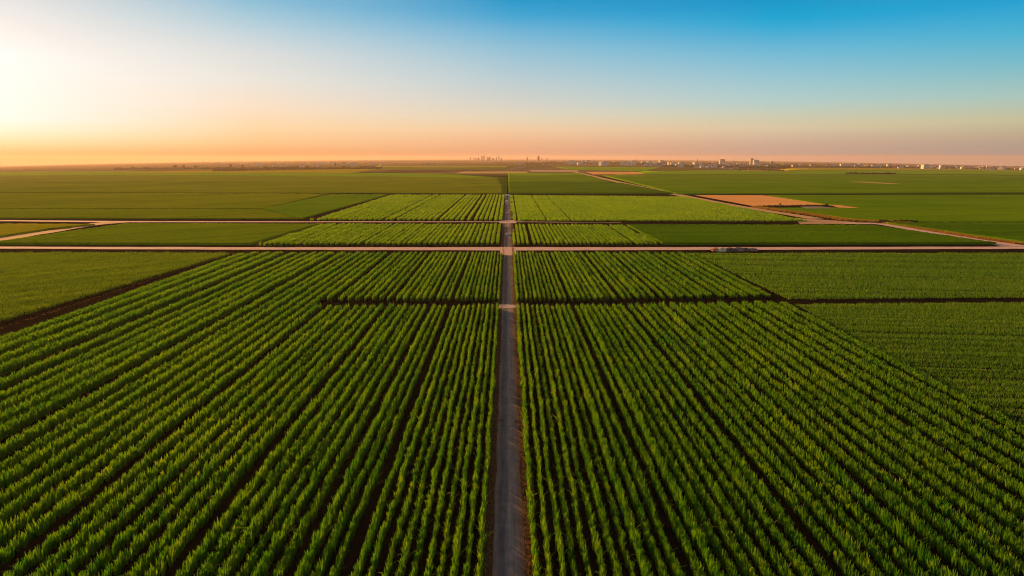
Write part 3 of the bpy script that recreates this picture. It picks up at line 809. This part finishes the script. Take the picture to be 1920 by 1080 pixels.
sky = [(882, 1.6, 4.5), (888.5, 1.4, 4.0), (892, 1.8, 3.6), (897, 3.2, 3.8), (903.5, 2.4, 6.0), (907.5, 2.2, 6.2), (914.5, 3.6, 4.2), (918.5, 2.4, 5.2), (924.5, 3.8, 3.2), (931, 2.2, 4.6), (935.5, 1.8, 6.2), (940, 2.0, 3.0)]
for k, (px, w, h) in enumerate(sky):
    tower(px, 302.0, w, h * 1.12 + 1.6, M['greywall'], f'hazy grey high-rise, {ordinal(k + 1)} from the left in the skyline left of the track', 12, 2, h > 4, 'hazy high-rises on the centre horizon', 'high_rise')
tower(989, 303.0, 1.8, 7.4, M['greywall'], 'thin hazy high-rise right of the track, first of the right-hand cluster', 12, 2, True, 'hazy high-rises on the centre horizon', 'high_rise')
tower(1009.5, 303.0, 3.6, 9.0, M['tile'], 'reddish hazy high-rise right of the track, the broadest there', 12, 2, True, 'hazy high-rises on the centre horizon', 'high_rise')
tower(1016, 303.0, 1.4, 6.4, M['greywall'], 'very thin hazy high-rise just right of the reddish one', 12, 2, False, 'hazy high-rises on the centre horizon', 'high_rise')
tower(1025.5, 303.0, 1.5, 7.0, M['greywall'], 'thin hazy high-rise, last of the cluster right of the track', 12, 2, True, 'hazy high-rises on the centre horizon', 'high_rise')

def mast(px, py, hpx, label):
    x, y, z = at(px, py); s = mpp(px, py); h = hpx * s; w = max(1.6, h * 0.045)
    b = MB(); n = 10
    for sx, sy in ((-1,-1),(1,-1),(1,1),(-1,1)):
        b.bar((sx * w, sy * w, -1), (sx * w * 0.25, sy * w * 0.25, h * 0.8), w * 0.42)
    for k in range(n):
        f0 = k / n; f1 = (k + 1) / n; a0 = w * (1 - 0.75 * f0); a1 = w * (1 - 0.75 * f1)
        z0, z1 = h * 0.8 * f0, h * 0.8 * f1
        b.bar((-a0, -a0, z0), (a1, -a1, z1), w * 0.25); b.bar((a0, a0, z0), (-a1, a1, z1), w * 0.25)
    b.bar((0, 0, h * 0.75), (0, 0, h), w * 0.4)
    tag(b.build('radio_mast', M['steel'], None, (x, y, z)), label, 'mast')
mast(1307.5, 309, 13, 'thin lattice mast left of the apartment towers on the right skyline')
mast(1376, 309.4, 11.5, 'thin lattice mast between the two big apartment blocks')
mast(1431.5, 309.6, 8, 'short thin mast left of the small grey tower')
mast(381, 309, 11, 'taller thin mast on the far left horizon')
mast(446.5, 308, 9, 'shorter thin mast on the far left horizon, right of the taller one')

# houses of the town and the villages
def house_mesh(w, d, h, roof, wall, rmat):
    b = MB(); b.box(-w/2, w/2, -d/2, d/2, -1.0, h, 0)
    if roof == 'gable': b.gable(-w/2, w/2, -d/2, d/2, h + 0.01, h + d * 0.3, 1)
    else: b.box(-w/2 - 0.3, w/2 + 0.3, -d/2 - 0.3, d/2 + 0.3, h + 0.01, h + 0.6, 1); b.box(-w*0.15, w*0.1, -d*0.2, d*0.2, h + 0.62, h + 2.4, 0)
    n = max(2, int(w / 3.5)); fl = max(1, int(h / 3))
    for f in range(fl):
        for k in range(n):
            u = -w/2 + w * (k + 0.5) / n
            b.box(u - 0.7, u + 0.7, -d/2 - 0.08, -d/2 - 0.01, f * 3 + 1.0, f * 3 + 2.4, 2)
    return b.mesh('house', [wall, rmat, M['glass']])
protos = [house_mesh(14, 10, 6.2, 'gable', M['white'], M['tile']), house_mesh(20, 12, 9.5, 'flat', M['white'], M['concrete']), house_mesh(11, 9, 5.5, 'gable', M['cream'], M['tile']),
          house_mesh(26, 12, 7, 'flat', M['cream'], M['concrete']), house_mesh(16, 14, 12.5, 'flat', M['white'], M['greywall']), house_mesh(12, 10, 6, 'gable', M['white'], M['darkroof'])]
def house(px, py, label, group, k=None, sc=1.0):
    x, y, z = at(px, py)
    o = bpy.data.objects.new('house', protos[random.randrange(6) if k is None else k]); COL.objects.link(o)
    o.location = (x, y, z); o.rotation_euler = (0, 0, facing(x, y) + random.uniform(-0.6, 0.6)); o.scale = (sc,) * 3
    tag(o, label, 'house', group)
def town(n, x0, x1, ylo, yhi, label, group, sc=1.0, dens=None):
    for _ in range(n):
        px = random.uniform(x0, x1); f = (px - x0) / (x1 - x0)
        t = random.random()
        y0 = ylo[0] + (ylo[1] - ylo[0]) * f; y1 = yhi[0] + (yhi[1] - yhi[0]) * f
        house(px, y0 + (y1 - y0) * t, label, group, None, sc * random.uniform(0.75, 1.2))
town(46, 1245, 1460, (309.2, 310.6), (313.6, 314.6), 'small pale house among dark trees around the apartment towers', 'houses around the apartment towers', 1.15)
town(16, 1300, 1400, (313.8, 314.4), (316.4, 317.4), 'small cream house on the near edge of the town below the towers', 'houses on the near edge of the town', 0.6)
town(40, 1060, 1245, (304.4, 306.4), (309.6, 312.6), 'small pale house in the hazy left part of the town', 'houses in the left part of the town', 1.3)
town(34, 1470, 1680, (309.6, 312.0), (313.0, 315.0), 'small pale house in the sparse stretch right of the towers', 'houses in the sparse stretch of the town', 1.2)
town(110, 1680, 1990, (312.0, 316.4), (316.0, 320.2), 'small pale house in the town at the far right', 'houses of the town at far right', 1.2)
town(24, 530, 720, (306.6, 304.8), (313.0, 312.2), 'tiny pale house scattered over the hazy plain left of the centre', 'houses on the hazy plain left of centre', 0.9)
town(12, 395, 530, (309.5, 308.0), (314.0, 313.0), 'tiny house by the tree belt at far left', 'houses by the far left tree belt', 0.9)

def shed(px, py, wpx, hpx, wall, roof, label, flat=False, depth=0.5):
    x, y, z = at(px, py); s = mpp(px, py); w, h = wpx * s, hpx * s; d = w * depth
    t = empty('farm_shed', (x, y, z), facing(x, y)); tag(t, label, 'shed')
    b = MB(); b.box(-w/2, w/2, -d/2, d/2, -0.6, h * 0.65); b.build('wall', wall, t)
    r = MB()
    if flat: r.box(-w/2 - 0.4, w/2 + 0.4, -d/2 - 0.4, d/2 + 0.4, h * 0.65 + 0.01, h)
    else: r.gable(-w/2, w/2, -d/2, d/2, h * 0.65 + 0.01, h, 0, 0.5)
    r.build('roof', roof, t)
    g = MB()
    for k in (-0.3, 0.0, 0.3): g.box(k * w - w * 0.06, k * w + w * 0.06, -d/2 - 0.12, -d/2 - 0.01, 0.1, h * 0.42)
    g.build('doors', M['darkroof'], t)
shed(983.5, 307.0, 18, 3.0, M['white'], M['orange'], 'long farm shed with orange roof at the far farmstead', depth=0.35)
shed(971, 309.8, 5, 3.0, M['white'], M['concrete'], 'small white farm building left of the orange roofed shed')
shed(974.5, 307.6, 3.5, 2.2, M['cream'], M['tile'], 'tiny cream outbuilding touching the orange roofed shed')
shed(1018, 309.6, 5, 3.0, M['white'], M['concrete'], 'white farm building right of the dark clump of trees', True)
shed(1003, 317.8, 5, 2.6, M['concrete'], M['concrete'], 'small pale hut in front of the far yard', True)
shed(975, 315.8, 18, 2.2, M['concrete'], M['concrete'], 'long low pale shed beside the far track', True, 0.15)
shed(998, 303.2, 3.5, 2.6, M['white'], M['white'], 'bright white building on the horizon below the reddish high-rise', True)
for k, (px, w, h, wl) in enumerate(((796, 3, 2.6, 'white'), (801.5, 2.6, 3.2, 'greywall'), (807, 3.4, 2.6, 'cream'), (813.5, 3.6, 3.4, 'white'))):
    shed(px, 308.8, w, h, M[wl], M['darkroof'], f'{["white gabled", "grey", "cream", "taller white"][k]} farm building in the row of four left of the skyline')
shed(847, 310.2, 1.8, 2.2, M['white'], M['tile'], 'tiny white hut alone right of the row of four')

# ------------------------------------------------------------------ things on the central track
def culvert(py, w, label):
    x, y, z = at(952, py)
    t = empty('culvert', (XTR, y, 0)); tag(t, label, 'culvert', 'concrete culverts across the central track')
    b = MB(); b.box(-w/2, w/2, -1.1, 1.1, 0.02, 0.32); b.build('slab', M['concrete'], t)
    h = MB(); h.box(-w/2, w/2, -1.45, -1.12, 0.0, 0.75); h.build('headwall', M['concrete'], t)
    h = MB(); h.box(-w/2, w/2, 1.12, 1.45, 0.0, 0.75); h.build('headwall', M['concrete'], t)
culvert(400.5, 2.4, 'low pale concrete culvert on the track between the hut and the farther cross road')
culvert(441.0, 2.2, 'low pale concrete culvert on the track between the two cross roads')
culvert(384.0, 2.6, 'low pale concrete culvert just before the white tank on the track')

def tank(px, py, r, h, label):
    x, y, z = at(px, py)
    t = empty('water_tank', (x, y, z)); tag(t, label, 'water tank')
    b = MB(); b.cyl(0, 0, r, r, 0.0, h, 20); b.build('body', M['white'], t)
    l_ = MB(); l_.cyl(0, 0, r * 1.03, r * 0.25, h + 0.01, h + r * 0.4, 20); l_.build('lid', M['white'], t)
    p = MB(); p.bar((r * 0.95, 0, 0.4), (r * 1.7, 0, 0.4), 0.25); p.build('pipe', M['steel'], t)
tank(951.3, 380.5, 1.25, 1.5, 'small white round tank standing on the far part of the central track')
def pump_hut(px, py):
    x, y, z = at(px, py)
    t = empty('pump_hut', (x, y, z)); tag(t, 'pale pump hut at the far end of the central track', 'hut')
    b = MB(); b.box(-1.9, 1.9, -1.6, 1.6, 0, 2.1); b.build('wall', M['white'], t)
    r = MB(); r.gable(-1.9, 1.9, -1.6, 1.6, 2.11, 3.1, 0, 0.3); r.build('roof', M['concrete'], t)
    d = MB(); d.box(-0.5, 0.5, -1.68, -1.61, 0.05, 1.8); d.build('door', M['darkroof'], t)
pump_hut(951.5, 371.5)

# ------------------------------------------------------------------ rubble beside the cross road
def heap(px, py, w, d, h, mat, label, n=60, flat=0.6, name='rubble_heap'):
    x, y, z = at(px, py)
    b = MB()
    # mound
    NX, NY = 18, 10
    base = len(b.v)
    for j in range(NY + 1):
        for i in range(NX + 1):
            u = i / NX * 2 - 1; v = j / NY * 2 - 1
            k = max(0.0, 1 - abs(u) ** 2.4) * max(0.0, 1 - abs(v) ** 2)
            b.v.append((u * w/2, v * d/2, k * h * 0.65 * random.uniform(0.75, 1.2) - 0.02))
    for j in range(NY):
        for i in range(NX):
            q = base + j * (NX + 1) + i
            b.f.append((q, q + 1, q + NX + 2, q + NX + 1)); b.m.append(0)
    for _ in range(n):
        u = random.uniform(-0.92, 0.92); v = random.uniform(-0.85, 0.85)
        k = max(0.0, 1 - abs(u) ** 2.4) * max(0.0, 1 - v * v)
        c = Vector((u * w/2, v * d/2, k * h * 0.7))
        s = random.uniform(0.12, 0.34)
        a = random.uniform(0, 3.14)
        dirv = Vector((math.cos(a), math.sin(a), random.uniform(-0.3, 0.5))).normalized() * s * random.uniform(0.8, 2.2)
        b.bar(c - dirv, c + dirv, s * random.uniform(0.5, 1.0))
    tag(b.build(name, mat, None, (x, y, z)), label, 'heap')
heap(1344, 470.2, 3.4, 2.6, 1.2, M['rubble_o'], 'orange heap of broken bricks at the left end of the roadside dump')
heap(1353.5, 471.0, 2.6, 2.2, 1.7, M['rubble_w'], 'bright cream heap of rubble between the orange and dark heaps')
heap(1369, 470.6, 4.6, 2.4, 1.5, M['rubble_d'], 'dark grey heap in the roadside dump, right of the cream rubble')
heap(1384.5, 470.2, 4.2, 2.4, 1.5, M['rubble_p'], 'mauve heap in the middle of the roadside dump')
heap(1398, 470.2, 3.8, 2.2, 1.2, M['rubble_d'], 'dark heap in the roadside dump, left of the low mauve end heap')
heap(1411, 470.0, 3.6, 2.0, 1.1, M['rubble_p'], 'low mauve heap at the right end of the roadside dump')

# ------------------------------------------------------------------ haze
hz = MB(); hz.box(-15200, 15200, -15200, 15200, -330.0, 62.0)
tm = NT('haze')
pv_ = tm.n('ShaderNodeVolumePrincipled')
pv_.inputs['Color'].default_value = c4(0.86, 0.68, 0.64)
pv_.inputs['Density'].default_value = 0.00006
pv_.inputs['Anisotropy'].default_value = 0.32
tm.l(pv_.outputs[0], tm.out.inputs['Volume'])
tm.m.cycles.homogeneous_volume = True if hasattr(tm.m.cycles, 'homogeneous_volume') else False
tag(hz.build('haze', tm.m), 'pale evening haze lying over the whole plain', 'haze', kind='stuff')

# ------------------------------------------------------------------ sun and sky
sd = bpy.data.lights.new('sun', 'SUN'); sd.energy = 5.0; sd.angle = R(0.6); sd.color = (1.0, 0.48, 0.13)
so = bpy.data.objects.new('sun', sd); COL.objects.link(so)
sv = Vector((math.sin(SUN_AZ) * math.cos(SUN_EL), math.cos(SUN_AZ) * math.cos(SUN_EL), math.sin(SUN_EL)))
so.rotation_euler = sv.to_track_quat('Z', 'Y').to_euler()
so.location = (-300, 400, 90)

w = bpy.data.worlds.new('World'); scene.world = w; w.use_nodes = True
T = NT.__new__(NT); T.t = w.node_tree; T.t.nodes.clear()
outw = T.n('ShaderNodeOutputWorld')
tc = T.n('ShaderNodeTexCoord').outputs['Generated']
sx = T.n('ShaderNodeSeparateXYZ'); T.l(tc, sx.inputs[0])
elev = T.math('MULTIPLY', T.math('ARCSINE', sx.outputs[2]), 180 / math.pi)
azim = T.math('ARCTAN2', sx.outputs[0], sx.outputs[1])
dif = T.math('SUBTRACT', azim, SUN_AZ)
dif = T.math('WRAP', dif, math.pi, -math.pi)
dif = T.math('MULTIPLY', T.math('ABSOLUTE', dif), 180 / math.pi)
cols = {
 0:    [(0, (232, 228, 226)), (50, (246, 238, 232)), (100, (254, 250, 246)), (220, (255, 252, 244)), (245, (255, 246, 215)), (270, (250, 222, 164)), (292, (238, 176, 106)), (308, (205, 122, 62))],
 480:  [(0, (138, 191, 216)), (30, (165, 203, 219)), (60, (192, 213, 222)), (100, (220, 223, 222)), (150, (235, 230, 220)), (200, (249, 225, 200)), (240, (253, 216, 168)), (270, (250, 196, 138)), (301, (218, 138, 84))],
 960:  [(0, (25, 155, 206)), (30, (62, 166, 212)), (60, (112, 182, 216)), (100, (152, 197, 216)), (150, (188, 207, 212)), (190, (212, 212, 203)), (220, (230, 214, 186)), (245, (243, 203, 162)), (270, (238, 180, 138)), (297, (212, 152, 116))],
 1440: [(0, (0, 152, 208)), (36, (8, 167, 213)), (60, (62, 174, 215)), (100, (114, 188, 216)), (150, (156, 201, 212)), (190, (181, 208, 204)), (215, (204, 206, 182)), (240, (220, 200, 165)), (268, (208, 174, 150)), (302, (186, 154, 138))],
 1915: [(0, (28, 162, 212)), (60, (70, 179, 213)), (120, (122, 190, 204)), (180, (170, 200, 190)), (225, (200, 194, 155)), (260, (188, 166, 142)), (310, (160, 146, 142))]}
AZS = []; RAMPS = []
EMAX = 30.0
fac = T.math('DIVIDE', elev, EMAX, clamp=True)
for px, lst in cols.items():
    stops = []
    for py, c in lst:
        d = pix_dir(px, py); stops.append((max(0.0, math.degrees(math.asin(d[2])) / EMAX), srgb(*c)))
    stops.sort(key=lambda q: q[0])
    top = stops[-1]
    zen = srgb(128, 120, 112)
    stops.append((min(0.8, top[0] + 0.22), tuple(0.45 * top[1][i] + 0.55 * zen[i] for i in range(3)) + (1.0,)))
    stops.append((1.0, zen))
    d = pix_dir(px, 300); AZS.append(math.degrees(math.atan2(d[0], d[1]) - SUN_AZ))
    RAMPS.append(T.ramp(fac, stops))
AZS[0] = 0.0
col = RAMPS[0]
for k in range(1, 5):
    col = T.mix(T.range(dif, AZS[k - 1], AZS[k]), col, RAMPS[k])
# bright aureole round the sun
dp = T.n('ShaderNodeVectorMath', operation='DOT_PRODUCT'); T.l(tc, dp.inputs[0]); dp.inputs[1].default_value = (math.sin(SUN_AZ) * math.cos(R(6)), math.cos(SUN_AZ) * math.cos(R(6)), math.sin(R(6)))
ang = T.math('MULTIPLY', T.math('ARCCOSINE', T.math('MINIMUM', dp.outputs['Value'], 1.0)), 180 / math.pi)
g1 = T.math('EXPONENT', T.math('MULTIPLY', T.math('POWER', T.math('DIVIDE', ang, 5.0), 2.0), -1.0))
glow = T.mix(1.0, c4(1.0, 0.92, 0.72), g1, 'MULTIPLY')
gm = T.n('ShaderNodeVectorMath', operation='SCALE'); T.l(glow, gm.inputs[0]); gm.inputs['Scale'].default_value = 0.04
ad = T.n('ShaderNodeVectorMath', operation='ADD'); T.l(col, ad.inputs[0]); T.l(gm.outputs[0], ad.inputs[1])
bg1 = T.n('ShaderNodeBackground'); T.l(ad.outputs[0], bg1.inputs[0]); bg1.inputs[1].default_value = 0.51
nis = T.n('ShaderNodeTexSky'); nis.sky_type = 'NISHITA'; nis.sun_disc = False
nis.sun_elevation = SUN_EL; nis.sun_rotation = SUN_AZ
nis.air_density = 1.0; nis.dust_density = 2.0
bg2 = T.n('ShaderNodeBackground'); T.l(nis.outputs[0], bg2.inputs[0]); bg2.inputs[1].default_value = 0.05
mx = T.n('ShaderNodeMixShader'); mx.inputs[0].default_value = 0.012
T.l(bg1.outputs[0], mx.inputs[1]); T.l(bg2.outputs[0], mx.inputs[2])
T.l(mx.outputs[0], outw.inputs['Surface'])

# ------------------------------------------------------------------ render settings
scene.view_settings.view_transform = 'Standard'
scene.view_settings.look = 'None'
scene.view_settings.exposure = 0.95
scene.view_settings.gamma = 1.0
scene.render.engine = 'CYCLES'
cy = scene.cycles
cy.max_bounces = 5; cy.diffuse_bounces = 3; cy.glossy_bounces = 2; cy.transmission_bounces = 3; cy.volume_bounces = 0
cy.use_denoising = True
cy.denoising_prefilter = 'NONE'
scene.render.filter_size = 1.1
cy.filter_width = 1.1
cy.sample_clamp_indirect = 4.0
